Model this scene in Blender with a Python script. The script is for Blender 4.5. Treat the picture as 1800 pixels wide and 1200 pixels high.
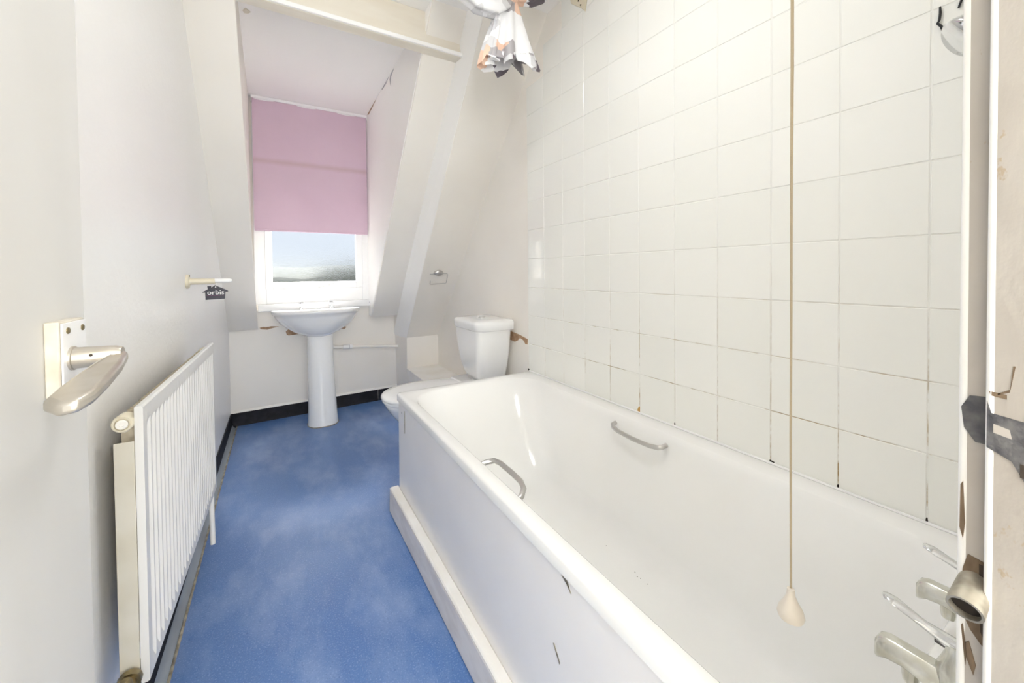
import bpy, bmesh, math, random
from mathutils import Vector, Matrix

for o in list(bpy.data.objects):
    bpy.data.objects.remove(o, do_unlink=True)
SC = bpy.context.scene
COL = SC.collection
random.seed(4)

# ------------------------------------------------------------------ camera
CAM_H = 1.06
YAW, PITCH, ROLL = 0.5368, -0.0186, -0.0095
FPX, PRINCIPAL_Y = 690.862, 490.7227
cd = bpy.data.cameras.new('camera')
cd.sensor_fit = 'HORIZONTAL'
cd.sensor_width = 36.0
cd.lens = FPX / 1800 * 36.0
cd.shift_y = -(600 - PRINCIPAL_Y) / 1800
cd.clip_start = 0.01
cam = bpy.data.objects.new('camera', cd)
COL.objects.link(cam)
cy, sy = math.cos(YAW), math.sin(YAW)
R0, U0, F0 = Vector((cy, -sy, 0)), Vector((0, 0, 1)), Vector((sy, cy, 0))
F1 = F0 * math.cos(PITCH) + U0 * math.sin(PITCH)
U1 = U0 * math.cos(PITCH) - F0 * math.sin(PITCH)
R2 = R0 * math.cos(ROLL) + U1 * math.sin(ROLL)
U2 = U1 * math.cos(ROLL) - R0 * math.sin(ROLL)
cam.matrix_world = Matrix(((R2.x, U2.x, -F1.x, 0), (R2.y, U2.y, -F1.y, 0), (R2.z, U2.z, -F1.z, CAM_H), (0, 0, 0, 1)))
SC.camera = cam

# ------------------------------------------------------------------ world, lights, exposure
SKY_STRENGTH = 0.78
SUN_STRENGTH = 46.0
BATH_LAMP_W = 4.8
HALL_FILL_W = 58.0
SC.view_settings.view_transform = 'Standard'
SC.view_settings.look = 'None'
SC.view_settings.gamma = 1.0
SC.view_settings.use_curve_mapping = False
SC.view_settings.exposure = 0.30
SC.cycles.max_bounces = 13
SC.cycles.diffuse_bounces = 12
SC.cycles.glossy_bounces = 4
SC.cycles.transmission_bounces = 6
SC.cycles.transparent_max_bounces = 8
SC.cycles.sample_clamp_indirect = 6.0
SC.cycles.use_adaptive_sampling = True
SC.cycles.adaptive_threshold = 0.2
SC.cycles.adaptive_min_samples = 16
world = bpy.data.worlds.new('overcast_sky')
SC.world = world
world.use_nodes = True
bg = world.node_tree.nodes['Background']
bg.inputs['Color'].default_value = (0.80, 0.89, 1.0, 1)
bg.inputs['Strength'].default_value = SKY_STRENGTH

# sun veiled by thin cloud, high in front of the bathroom window
sl_ = bpy.data.lights.new('veiled_sun', 'SUN')
sl_.energy = SUN_STRENGTH
sl_.angle = math.radians(31)
sl_.color = (1.0, 0.985, 0.96)
so = bpy.data.objects.new('veiled_sun', sl_)
so.rotation_euler = (math.radians(-34), 0, 0)
COL.objects.link(so)

# added unseen fill light in the hall behind the camera, brightens the far end
hw = bpy.data.lights.new('hall_fill_light', 'AREA')
hw.shape = 'RECTANGLE'; hw.size = 1.50; hw.size_y = 1.40
hw.energy = HALL_FILL_W
hw.color = (0.975, 1.0, 0.99)
hwo = bpy.data.objects.new('hall_fill_light', hw)
hwo.location = (0.10, -1.57, 1.35)
hwo.rotation_euler = (math.radians(-90), 0, math.pi)
COL.objects.link(hwo)

# ------------------------------------------------------------------ materials
def srgb(r, g, b):
    f = lambda c: (c / 255 / 12.92) if c / 255 <= 0.04045 else ((c / 255 + 0.055) / 1.055) ** 2.4
    return (f(r), f(g), f(b), 1)

def mk(name):
    m = bpy.data.materials.new(name)
    m.use_nodes = True
    nt = m.node_tree
    return m, nt, nt.nodes, nt.links, nt.nodes['Principled BSDF']

def coords(nt, scale=(1, 1, 1)):
    n = nt.nodes
    tc = n.new('ShaderNodeNewGeometry')
    mp = n.new('ShaderNodeMapping')
    mp.inputs['Scale'].default_value = scale
    nt.links.new(tc.outputs['Position'], mp.inputs['Vector'])
    return mp.outputs['Vector']

def noise(nt, vec, scale, detail=3, rough=0.55):
    n = nt.nodes.new('ShaderNodeTexNoise')
    n.inputs['Scale'].default_value = scale
    n.inputs['Detail'].default_value = detail
    n.inputs['Roughness'].default_value = rough
    nt.links.new(vec, n.inputs['Vector'])
    return n.outputs['Fac']

def ramp(nt, fac, stops, interp='LINEAR'):
    r = nt.nodes.new('ShaderNodeValToRGB')
    r.color_ramp.interpolation = interp
    els = r.color_ramp.elements
    while len(els) < len(stops):
        els.new(0.5)
    for e, (p, c) in zip(els, stops):
        e.position = p
        e.color = c
    nt.links.new(fac, r.inputs['Fac'])
    return r.outputs['Color']

def mixc(nt, fac, a, b):
    m = nt.nodes.new('ShaderNodeMix')
    m.data_type = 'RGBA'
    for s, v in ((m.inputs['Factor'], fac), (m.inputs['A'], a), (m.inputs['B'], b)):
        pass
    def put(sock, v):
        if isinstance(v, bpy.types.NodeSocket):
            nt.links.new(v, sock)
        else:
            sock.default_value = v
    put(m.inputs[0], fac); put(m.inputs[6], a); put(m.inputs[7], b)
    return m.outputs[2]

def math_n(nt, op, a, b=None):
    m = nt.nodes.new('ShaderNodeMath')
    m.operation = op
    for i, v in enumerate((a, b)):
        if v is None:
            continue
        if isinstance(v, bpy.types.NodeSocket):
            nt.links.new(v, m.inputs[i])
        else:
            m.inputs[i].default_value = v
    return m.outputs[0]

def bump(nt, p, height, strength, dist=0.002):
    b = nt.nodes.new('ShaderNodeBump')
    b.inputs['Strength'].default_value = strength
    b.inputs['Distance'].default_value = dist
    nt.links.new(height, b.inputs['Height'])
    nt.links.new(b.outputs['Normal'], p.inputs['Normal'])

def surface(name, col, rough=0.5, metal=0.0, var=None, var_scale=6.0, bmp=None, bmp_scale=60.0, spec=0.5, coat=0.0, stretch=(1, 1, 1)):
    m, nt, n, l, p = mk(name)
    p.inputs['Base Color'].default_value = col
    p.inputs['Roughness'].default_value = rough
    p.inputs['Metallic'].default_value = metal
    p.inputs['Specular IOR Level'].default_value = spec
    p.inputs['Coat Weight'].default_value = coat
    p.inputs['Coat Roughness'].default_value = 0.05
    if var or bmp:
        v = coords(nt, stretch)
    if var:
        c = ramp(nt, noise(nt, v, var_scale, 2), [(0.35, col), (0.7, var)])
        l.new(c, p.inputs['Base Color'])
    if bmp:
        bump(nt, p, noise(nt, v, bmp_scale, 3), bmp)
    return m

M = {}
M['plaster'] = surface('cream_plaster', (0.905, 0.875, 0.83, 1), 0.55, var=(0.875, 0.835, 0.78, 1), var_scale=2.2)
M['slope'] = surface('slope_paint', (0.875, 0.845, 0.795, 1), 0.55, var=(0.85, 0.815, 0.76, 1), var_scale=2.0)
M['ceiling'] = surface('ceiling_white', (0.93, 0.925, 0.92, 1), 0.6, var=(0.92, 0.91, 0.90, 1), var_scale=1.6)
M['beam'] = surface('beam_cream_paint', (0.80, 0.755, 0.665, 1), 0.45, var=(0.75, 0.69, 0.585, 1), var_scale=5, stretch=(0.6, 3, 3))
M['gloss_wall'] = surface('gloss_wall_paint', (0.92, 0.912, 0.90, 1), 0.36, var=(0.905, 0.895, 0.88, 1), var_scale=3.0, spec=0.5, bmp=0.6, bmp_scale=45)
M['door'] = surface('door_paint', (0.68, 0.675, 0.66, 1), 0.5, var=(0.64, 0.63, 0.61, 1), var_scale=7, stretch=(1, 1, 0.3))
M['ceramic'] = surface('white_ceramic', (0.90, 0.905, 0.91, 1), 0.09, coat=0.3)
M['enamel'] = surface('bath_enamel', (0.90, 0.90, 0.895, 1), 0.12, var=(0.885, 0.88, 0.865, 1), var_scale=3, coat=0.2)
M['seat'] = surface('white_seat_plastic', (0.90, 0.905, 0.91, 1), 0.18)
M['upvc'] = surface('white_upvc', (0.91, 0.915, 0.92, 1), 0.25)
M['radiator'] = surface('radiator_enamel', (0.78, 0.77, 0.75, 1), 0.28)
M['rad_side'] = surface('radiator_side_cream', (0.66, 0.63, 0.55, 1), 0.4, var=(0.60, 0.56, 0.46, 1), var_scale=12)
M['fin'] = surface('fin_tan', (0.42, 0.36, 0.27, 1), 0.6, var=(0.6, 0.54, 0.42, 1), var_scale=40)
M['chrome'] = surface('chrome', (0.80, 0.81, 0.82, 1), 0.10, 1.0)
M['worn_chrome'] = surface('worn_chrome', (0.74, 0.74, 0.70, 1), 0.22, 1.0, var=(0.60, 0.58, 0.50, 1), var_scale=60)
M['satin'] = surface('satin_metal', (0.60, 0.585, 0.57, 1), 0.30, 1.0)
M['nickel'] = surface('worn_nickel', (0.62, 0.57, 0.49, 1), 0.36, 1.0, var=(0.70, 0.66, 0.60, 1), var_scale=30)
M['brass'] = surface('dull_brass', (0.40, 0.33, 0.19, 1), 0.35, 1.0, var=(0.25, 0.2, 0.12, 1), var_scale=50)
M['cream'] = surface('cream_plastic', (0.72, 0.66, 0.52, 1), 0.35)
M['cream_paint'] = surface('cream_chipped_paint', (0.68, 0.64, 0.56, 1), 0.45, var=(0.58, 0.52, 0.42, 1), var_scale=40)
M['white_rubber'] = surface('white_rubber', (0.85, 0.85, 0.85, 1), 0.4)
M['pipe_paint'] = surface('painted_pipe', (0.90, 0.875, 0.83, 1), 0.35)
M['white_plastic'] = surface('white_plastic', (0.88,0.88,0.89,1), 0.3)
M['skirting'] = surface('black_vinyl_skirting', (0.010, 0.010, 0.014, 1), 0.6, var=(0.02, 0.02, 0.026, 1), var_scale=20, spec=0.2)
M['sealant'] = surface('grimy_sealant', (0.42, 0.38, 0.30, 1), 0.6, var=(0.12, 0.10, 0.07, 1), var_scale=30)
M['mould_and_bore'] = surface('black_mould_and_bore', (0.02, 0.015, 0.012, 1), 0.9)
M['rust'] = surface('rust_stain', (0.55, 0.33, 0.10, 1), 0.8)
M['bare'] = surface('bare_brown_plaster', (0.36, 0.22, 0.13, 1), 0.85, var=(0.52, 0.36, 0.24, 1), var_scale=45)
M['dark_gap'] = surface('dark_gap', (0.06, 0.045, 0.035, 1), 0.9)
M['black'] = surface('black_plastic', (0.012, 0.012, 0.014, 1), 0.45)
M['tag'] = surface('tag_black', (0.014, 0.013, 0.028, 1), 0.3)
M['purple'] = surface('tag_purple', (0.10, 0.02, 0.07, 1), 0.4)
M['lettering'] = surface('white_print', (0.75, 0.75, 0.75, 1), 0.5)
M['cord'] = surface('beige_cord', (0.52, 0.43, 0.30, 1), 0.8, bmp=0.6, bmp_scale=700)
M['pullknob'] = surface('ivory_knob', (0.74, 0.68, 0.60, 1), 0.3)
M['strike'] = surface('worn_steel', (0.09, 0.09, 0.10, 1), 0.5, 0.6, var=(0.22, 0.21, 0.21, 1), var_scale=70)
M['chipped_steel'] = surface('steel_under_chipped_paint', (0.07, 0.07, 0.08, 1), 0.5, var=(0.17, 0.165, 0.165, 1), var_scale=90, bmp=0.6, bmp_scale=200)
M['lit_white'] = surface('lit_white_paint', (0.935, 0.93, 0.92, 1), 0.4, var=(0.92, 0.91, 0.895, 1), var_scale=2.0)  # brighter white for window-lit faces and edge highlights
M['tube_metal'] = surface('dirty_brass_tube', (0.30, 0.27, 0.22, 1), 0.5, 0.7, var=(0.5, 0.46, 0.38, 1), var_scale=80)
M['splinter'] = surface('bare_wood', (0.24, 0.17, 0.11, 1), 0.8, var=(0.12, 0.08, 0.05, 1), var_scale=120, stretch=(1, 1, 0.3))
M['flake'] = surface('grey_paint_flake', (0.42, 0.42, 0.46, 1), 0.7)
M['box_paint'] = surface('boxing_paint', (0.90, 0.885, 0.86, 1), 0.4, var=(0.84, 0.81, 0.76, 1), var_scale=8)
M['plinth'] = surface('scuffed_plinth', (0.88, 0.83, 0.79, 1), 0.45, var=(0.76, 0.70, 0.66, 1), var_scale=9, stretch=(1, 1, 3))

# chipped painted door frame
m, nt, n, l, p = mk('chipped_frame_paint')
v = coords(nt, (1, 1, 0.6))
chips = ramp(nt, noise(nt, v, 30, 5, 0.7), [(0.63, (0, 0, 0, 1)), (0.655, (1, 1, 1, 1))])
tone = ramp(nt, noise(nt, v, 9, 4), [(0.3, (0.54, 0.51, 0.475, 1)), (0.75, (0.44, 0.40, 0.36, 1))])
l.new(mixc(nt, chips, tone, (0.44, 0.36, 0.27, 1)), p.inputs['Base Color'])
p.inputs['Roughness'].default_value = 0.38
bump(nt, p, noise(nt, v, 60, 4), 0.5)
M['frame_paint'] = m

# bath side panel: painted board with smudges
m, nt, n, l, p = mk('bath_panel_paint')
v = coords(nt, (1, 1, 1))
c = ramp(nt, noise(nt, v, 3.2, 4), [(0.3, (0.92, 0.90, 0.885, 1)), (0.72, (0.88, 0.85, 0.835, 1))])
l.new(c, p.inputs['Base Color'])
p.inputs['Roughness'].default_value = 0.33
M['panel'] = m

# glazed wall tile, a little tone change from tile to tile
m, nt, n, l, p = mk('cream_wall_tile')
oi = n.new('ShaderNodeObjectInfo')
l.new(ramp(nt, oi.outputs['Random'], [(0.0, (0.87, 0.872, 0.835, 1)), (1.0, (0.89, 0.89, 0.86, 1))]), p.inputs['Base Color'])
p.inputs['Roughness'].default_value = 0.05
p.inputs['Specular IOR Level'].default_value = 0.55
v = coords(nt)
bump(nt, p, noise(nt, v, 9, 2), 0.10, 0.003)
M['tile'] = m

# grout: pale, rusty-brown where the joints have soaked near the bath
m, nt, n, l, p = mk('stained_grout')
v = coords(nt)
sep = n.new('ShaderNodeSeparateXYZ')
l.new(v, sep.inputs[0])
low = n.new('ShaderNodeMapRange')
low.inputs['From Min'].default_value = 1.15
low.inputs['From Max'].default_value = 0.55
l.new(sep.outputs['Z'], low.inputs['Value'])
st = math_n(nt, 'MULTIPLY', low.outputs[0], ramp(nt, noise(nt, v, 11, 4, 0.7), [(0.44, (0, 0, 0, 1)), (0.60, (1, 1, 1, 1))]))
l.new(mixc(nt, st, (0.82, 0.82, 0.79, 1), (0.36, 0.24, 0.10, 1)), p.inputs['Base Color'])
p.inputs['Roughness'].default_value = 0.85
M['grout'] = m

# speckled blue safety vinyl with pale worn and scuffed areas
m, nt, n, l, p = mk('blue_vinyl')
v = coords(nt)
base = mixc(nt, ramp(nt, noise(nt, v, 1.6, 3), [(0.35, (0, 0, 0, 1)), (0.7, (1, 1, 1, 1))]), (0.078, 0.17, 0.41, 1), (0.10, 0.205, 0.45, 1))
vs = coords(nt, (1.6, 0.8, 1))
worn = ramp(nt, noise(nt, vs, 3.1, 6, 0.62), [(0.46, (0, 0, 0, 1)), (0.74, (0.55, 0.55, 0.55, 1))])
base = mixc(nt, worn, base, (0.34, 0.43, 0.64, 1))
speck = ramp(nt, noise(nt, v, 230, 2, 0.6), [(0.56, (0, 0, 0, 1)), (0.70, (0.5, 0.5, 0.5, 1))])
base = mixc(nt, speck, base, (0.36, 0.46, 0.70, 1))
dark = ramp(nt, noise(nt, v, 190, 2, 0.6), [(0.30, (0.5, 0.45, 0.45, 1)), (0.40, (0, 0, 0, 1))])
base = mixc(nt, dark, base, (0.03, 0.07, 0.22, 1))
l.new(base, p.inputs['Base Color'])
p.inputs['Roughness'].default_value = 0.29
bump(nt, p, noise(nt, v, 260, 2), 0.25, 0.001)
M['vinyl'] = m

# pink translucent roller-blind cloth
m, nt, n, l, p = mk('pink_blind_cloth')
n.remove(p)
v = coords(nt)
clr = ramp(nt, noise(nt, v, 4, 3), [(0.3, (0.71, 0.55, 0.655, 1)), (0.75, (0.68, 0.52, 0.625, 1))])
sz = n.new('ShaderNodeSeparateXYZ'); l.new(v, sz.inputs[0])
transom_shade = math_n(nt, 'ABSOLUTE', math_n(nt, 'SUBTRACT', sz.outputs['Z'], 1.875))
transom_shade = math_n(nt, 'ADD', transom_shade, math_n(nt, 'MULTIPLY', noise(nt, v, 9, 3), 0.022))
clr = mixc(nt, ramp(nt, transom_shade, [(0.010, (0.6, 0.6, 0.6, 1)), (0.040, (0, 0, 0, 1))]), clr, (0.56, 0.40, 0.42, 1))  # shade of the window transom painted into the cloth colour
df = n.new('ShaderNodeBsdfDiffuse'); tl = n.new('ShaderNodeBsdfTranslucent')
l.new(clr, df.inputs['Color']); l.new(clr, tl.inputs['Color'])
mx = n.new('ShaderNodeMixShader'); mx.inputs[0].default_value = 0.085
l.new(df.outputs[0], mx.inputs[1]); l.new(tl.outputs[0], mx.inputs[2])
l.new(mx.outputs[0], n['Material Output'].inputs['Surface'])
M['blind'] = m

# obscured glass
m, nt, n, l, p = mk('obscured_glass')
n.remove(p)
v = coords(nt)
rf = n.new('ShaderNodeBsdfRefraction')
rf.inputs['Roughness'].default_value = 0.2
rf.inputs['IOR'].default_value = 1.2
bp = n.new('ShaderNodeBump')
bp.inputs['Strength'].default_value = 0.8
bp.inputs['Distance'].default_value = 0.002
l.new(noise(nt, v, 240, 2), bp.inputs['Height'])
l.new(bp.outputs[0], rf.inputs['Normal'])
tr = n.new('ShaderNodeBsdfTransparent')
mx = n.new('ShaderNodeMixShader'); mx.inputs[0].default_value = 0.5
l.new(rf.outputs[0], mx.inputs[1]); l.new(tr.outputs[0], mx.inputs[2])
gl = n.new('ShaderNodeBsdfGlossy'); gl.inputs['Roughness'].default_value = 0.5
mx2 = n.new('ShaderNodeMixShader'); mx2.inputs[0].default_value = 0.015
l.new(mx.outputs[0], mx2.inputs[1]); l.new(gl.outputs[0], mx2.inputs[2])
l.new(mx2.outputs[0], n['Material Output'].inputs['Surface'])
M['glass'] = m

# printed shower-curtain cloth: white with grey, dark and peach facets
m, nt, n, l, p = mk('curtain_print')
v = coords(nt, (1, 0.4, 1.2))
vo = n.new('ShaderNodeTexVoronoi')
vo.inputs['Scale'].default_value = 17
vo.distance = 'MANHATTAN'
l.new(v, vo.inputs['Vector'])
sp = n.new('ShaderNodeSeparateColor')
l.new(vo.outputs['Color'], sp.inputs[0])
c = ramp(nt, sp.outputs[0], [(0.0, (0.80, 0.80, 0.82, 1)), (0.52, (0.62, 0.62, 0.64, 1)), (0.68, (0.82, 0.82, 0.84, 1)), (0.80, (0.40, 0.38, 0.40, 1)), (0.88, (0.12, 0.10, 0.12, 1)), (0.94, (0.75, 0.52, 0.40, 1))], 'CONSTANT')
l.new(c, p.inputs['Base Color'])
p.inputs['Roughness'].default_value = 0.6
M['curtain'] = m

m, nt, n, l, p = mk('opal_lamp')
p.inputs['Base Color'].default_value = (0.9, 0.88, 0.84, 1)
p.inputs['Emission Color'].default_value = (1, 0.93, 0.84, 1)
p.inputs['Emission Strength'].default_value = 2.0
M['opal'] = m
M['grass'] = surface('grass', (0.03, 0.042, 0.02, 1), 0.9, var=(0.05, 0.058, 0.035, 1), var_scale=0.5)
M['leaf'] = surface('hedge_leaves', (0.022, 0.028, 0.019, 1), 0.8, var=(0.05, 0.058, 0.042, 1), var_scale=2.5)
M['carpet'] = surface('hall_carpet', (0.42, 0.38, 0.33, 1), 0.95, bmp=0.4, bmp_scale=400)
M['hall'] = surface('hall_paint', (0.80, 0.78, 0.74, 1), 0.6)

# ------------------------------------------------------------------ mesh building
class MB:
    def __init__(s):
        s.v, s.f = [], []
    def add(s, vs, fs):
        b = len(s.v)
        s.v += [tuple(q) for q in vs]
        s.f += [tuple(b + i for i in f) for f in fs]
        return s
    def box(s, x0, x1, y0, y1, z0, z1):
        vs = [(x, y, z) for z in (z0, z1) for y in (y0, y1) for x in (x0, x1)]
        return s.add(vs, [(0, 2, 3, 1), (4, 5, 7, 6), (0, 1, 5, 4), (2, 6, 7, 3), (0, 4, 6, 2), (1, 3, 7, 5)])
    def hexa(s, a, b):
        """two quads (lists of four points) joined into a solid"""
        return s.add(list(a) + list(b), [(3, 2, 1, 0), (4, 5, 6, 7)] + [(i, (i + 1) % 4, 4 + (i + 1) % 4, 4 + i) for i in range(4)])
    def loft(s, rings, cap0=True, cap1=True, closed=True):
        n = len(rings[0])
        b = len(s.v)
        for r in rings:
            s.v += [tuple(q) for q in r]
        for k in range(len(rings) - 1):
            for i in range(n if closed else n - 1):
                j = (i + 1) % n
                s.f.append((b + k * n + i, b + k * n + j, b + (k + 1) * n + j, b + (k + 1) * n + i))
        if cap0:
            s.f.append(tuple(b + i for i in reversed(range(n))))
        if cap1:
            s.f.append(tuple(b + (len(rings) - 1) * n + i for i in range(n)))
        return s
    def prism(s, pts, off):
        """flat polygon pts (3-D) extruded by vector off"""
        o = Vector(off)
        return s.loft([pts, [tuple(Vector(q) + o) for q in pts]])
    def tube(s, path, rad, n=10):
        P = [Vector(q) for q in path]
        rr = rad if isinstance(rad, (list, tuple)) else [rad] * len(P)
        rings, prev = [], None
        for i, q in enumerate(P):
            t = (P[min(i + 1, len(P) - 1)] - P[max(i - 1, 0)]).normalized()
            if prev is None:
                u = t.cross(Vector((0, 0, 1)))
                if u.length < 0.1:
                    u = t.cross(Vector((1, 0, 0)))
            else:
                u = prev - t * prev.dot(t)
            u.normalize()
            w = t.cross(u)
            prev = u
            rings.append([q + (u * math.cos(a) + w * math.sin(a)) * rr[i] for a in (2 * math.pi * k / n for k in range(n))])
        return s.loft(rings)
    def lathe(s, c, axis, prof, n=20, cap0=True, cap1=True):
        """prof: (distance along axis, radius)"""
        c, t = Vector(c), Vector(axis).normalized()
        u = t.cross(Vector((0, 0, 1)))
        if u.length < 0.1:
            u = t.cross(Vector((1, 0, 0)))
        u.normalize(); w = t.cross(u)
        return s.loft([[c + t * d + (u * math.cos(a) + w * math.sin(a)) * r for a in (2 * math.pi * k / n for k in range(n))] for d, r in prof], cap0, cap1)

ORG = {}
def obj(name, mb, mat, parent=None, loc=None, bev=0.0, seg=2, smooth=True, angle=38, sub=0):
    """link the collected shapes as ONE mesh; points are given in room coordinates"""
    if parent is not None:
        org = ORG[parent.name]
    else:
        org = Vector(loc) if loc else Vector((0, 0, 0))
    me = bpy.data.meshes.new(name)
    me.from_pydata([tuple(Vector(q) - org) for q in mb.v], [], mb.f)
    bm = bmesh.new(); bm.from_mesh(me)
    bmesh.ops.recalc_face_normals(bm, faces=bm.faces)
    bm.to_mesh(me); bm.free()
    if smooth:
        me.polygons.foreach_set('use_smooth', [True] * len(me.polygons))
        me.set_sharp_from_angle(angle=math.radians(angle))
    me.materials.append(M[mat])
    o = bpy.data.objects.new(name, me)
    COL.objects.link(o)
    if parent is not None:
        o.parent = parent
    else:
        o.location = org
    ORG[o.name] = org
    if bev:
        b = o.modifiers.new('bevel', 'BEVEL'); b.width = bev; b.segments = seg; b.limit_method = 'ANGLE'; b.angle_limit = math.radians(40)
    if sub:
        sd = o.modifiers.new('sub', 'SUBSURF'); sd.levels = sub; sd.render_levels = sub
    return o

def thing(name, loc, label, cat, group=None):
    o = bpy.data.objects.new(name, None)
    o.empty_display_size = 0.05
    COL.objects.link(o)
    o.location = loc
    ORG[o.name] = Vector(loc)
    return tag(o, label, cat, group)

def tag(o, label, cat, group=None):
    o['label'] = label
    o['category'] = cat
    if group:
        o['group'] = group
    return o

def struct(o, label=None):
    o['kind'] = 'structure'
    if label:
        o['label'] = label
    return o

def rrect(x0, x1, y0, y1, z, r, n=6):
    """rounded rectangle ring at height z (r: one radius or four, starting x1,y1 then x0,y1, x0,y0, x1,y0)"""
    rs = r if isinstance(r, (list, tuple)) else [r] * 4
    out = []
    for k, (cx, cyy, sx, sy_) in enumerate(((x1, y1, -1, -1), (x0, y1, 1, -1), (x0, y0, 1, 1), (x1, y0, -1, 1))):
        q = rs[k]
        a0 = k * math.pi / 2
        for i in range(n + 1):
            a = a0 + math.pi / 2 * i / n
            out.append((cx + sx * q + q * math.cos(a), cyy + sy_ * q + q * math.sin(a), z))
    return out

# ------------------------------------------------------------------ room shell
XL, XT, XW = -0.300, 1.158, 1.163          # left wall, tile face, right wall plane
ZC = 2.33                                  # ceiling
Y_NEAR = 0.08
def s1(y): return 1.579 - 1.07 * (y - 2.473)      # deeper roof slope beside the dormer
def s1y(z): return 2.473 + (1.579 - z) / 1.07
def s2(y): return 1.366 - 1.12 * (y - 2.45)       # nearer roof slope on the right
def s2y(z): return 2.45 + (1.366 - z) / 1.12

struct(obj('floor', MB().box(-0.45, 1.30, -0.04, 3.60, -0.06, 0.0), 'vinyl'), 'speckled blue vinyl floor')
struct(obj('wall_left', MB().box(-0.42, XL, -0.04, 3.60, 0, 2.45), 'gloss_wall'), 'glossy white painted left wall')
wall_right = struct(obj('wall_right', MB().box(XW, 1.28, -0.04, 3.60, 0, 2.45), 'plaster'), 'right wall, cream tiled above the bath')
# wall under the window, very slightly out of square
def yfar(x): return 3.345 + (x + 0.3) * 0.045
wall_far = struct(obj('wall_far', MB().hexa(
    [(XL, yfar(XL), 0), (0.90, yfar(0.90), 0), (0.90, 3.60, 0), (XL, 3.60, 0)],
    [(XL, yfar(XL), 0.80), (0.90, yfar(0.90), 0.80), (0.90, 3.60, 0.80), (XL, 3.60, 0.80)]), 'plaster'), 'low cream wall under the window')
ceiling = struct(obj('ceiling', MB().box(-0.42, 1.28, -0.04, 3.60, ZC, 2.45), 'ceiling'), 'white ceiling')

def slope_solid(x0, x1, zb, fy):
    yb, yt = None, None
    prof = [fy(zb), zb], [fy(ZC + .03), ZC + .03], [3.60, ZC + .03], [3.60, zb]
    return MB().prism([(x0, a, b) for a, b in prof], (x1 - x0, 0, 0))
zt_ = ZC + .03
sl = struct(obj('ceiling_slope_left', MB().add(
    [(-0.42, s1y(.668), .668), (-0.42, s1y(zt_), zt_), (-0.42, 3.60, zt_), (-0.42, 3.60, .668),
     (-0.128, s1y(.668), .668), (-0.128, s1y(zt_), zt_), (-0.166, 3.60, zt_), (-0.160, 3.60, .668)],
    [(0, 1, 2, 3), (7, 6, 5, 4), (0, 4, 5, 1), (1, 5, 6, 2), (2, 6, 7, 3), (3, 7, 4, 0)]), 'slope', bev=0.003), 'cream sloping ceiling left of the window')
sm = struct(obj('ceiling_slope_middle', MB().add(
    [(0.640, s1y(0.712), 0.712), (0.640, s1y(ZC + .03), ZC + .03), (0.640, 3.60, ZC + .03), (0.640, 3.60, 0.712),
     (0.90, s1y(0.712), 0.712), (0.90, s1y(ZC + .03), ZC + .03), (0.90, 3.60, ZC + .03), (0.90, 3.60, 0.712)],
    [(0, 1, 2, 3), (7, 6, 5, 4), (0, 4, 5, 1), (1, 5, 6, 2), (2, 6, 7, 3), (3, 7, 4, 0)]), 'slope', bev=0.003), 'cream sloping strip right of the window')
# right slope: stands proud of the strip, its left flank catches the window light
zb, zt = 0.53, ZC + .03
yk = s2y(zb)
st = MB().add([
    (0.895, yk, zb), (0.842, s2y(zt), zt), (0.806, s1y(zt) + .06, zt), (0.846, 3.43, zb),
    (1.20, yk, zb), (1.20, s2y(zt), zt), (1.20, 3.60, zt), (1.20, 3.60, zb), (0.81, 3.60, zt), (0.846, 3.60, zb)],
    [(0, 4, 5, 1), (0, 1, 2, 3), (3, 2, 8, 9), (9, 8, 6, 7), (1, 5, 6, 8, 2), (0, 3, 9, 7, 4), (4, 7, 6, 5)])
struct(obj('ceiling_slope_right', st, 'slope', bev=0.002), 'cream sloping ceiling above the toilet')
# window light painted in as whiter linings: dormer's right cheek, right slope's flank
def lit_lining(name, pts, off, label):
    return struct(obj(name, MB().prism(pts, off), 'lit_white', smooth=False), label)
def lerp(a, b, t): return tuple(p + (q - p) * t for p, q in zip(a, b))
cheek = lit_lining('wall_dormer_right', [(0.6405, s1y(.716) + .012, .716), (0.6405, s1y(ZC) + .012, ZC), (0.6405, 3.375, ZC), (0.6405, 3.375, .716)], (-.0035, 0, 0), 'window-lit white right cheek of the dormer')
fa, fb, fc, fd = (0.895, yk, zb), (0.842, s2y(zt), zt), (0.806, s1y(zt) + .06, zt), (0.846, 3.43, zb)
lit_lining('wall_flank', [lerp(fa, fd, .015), lerp(fb, fc, .015), fc, fd], (-.002, -.0008, 0), 'window-lit white flank of the right slope')
# upright face and boxing below it
struct(obj('wall_recess', MB().add([
    (0.895, yk, 0.0), (0.858, 3.43, 0.0), (0.858, 3.60, 0), (1.20, 3.60, 0), (1.20, yk, 0),
    (0.895, yk, zb), (0.846, 3.43, zb), (0.846, 3.60, zb), (1.20, 3.60, zb), (1.20, yk, zb)],
    [(4, 3, 2, 1, 0), (5, 6, 7, 8, 9), (0, 1, 6, 5), (1, 2, 7, 6), (2, 3, 8, 7), (3, 4, 9, 8), (4, 0, 5, 9)]), 'plaster', bev=0.002), 'short upright wall below the right slope')
struct(obj('trim_2', MB().box(0.888, XW, 2.42, yk, 0, 0.283), 'box_paint', bev=0.004), 'white boxed-in pipe ledge behind the toilet')
# ceiling beam
beam = struct(obj('trim_1', MB().box(XL, 0.850, 1.872, 1.936, 2.157, ZC), 'beam', bev=0.004), 'cream painted ceiling beam in front of the dormer')
obj('batten', MB().box(XL, 0.848, 1.862, 1.874, 2.159, 2.178), 'ceiling', beam, bev=0.003)
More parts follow.
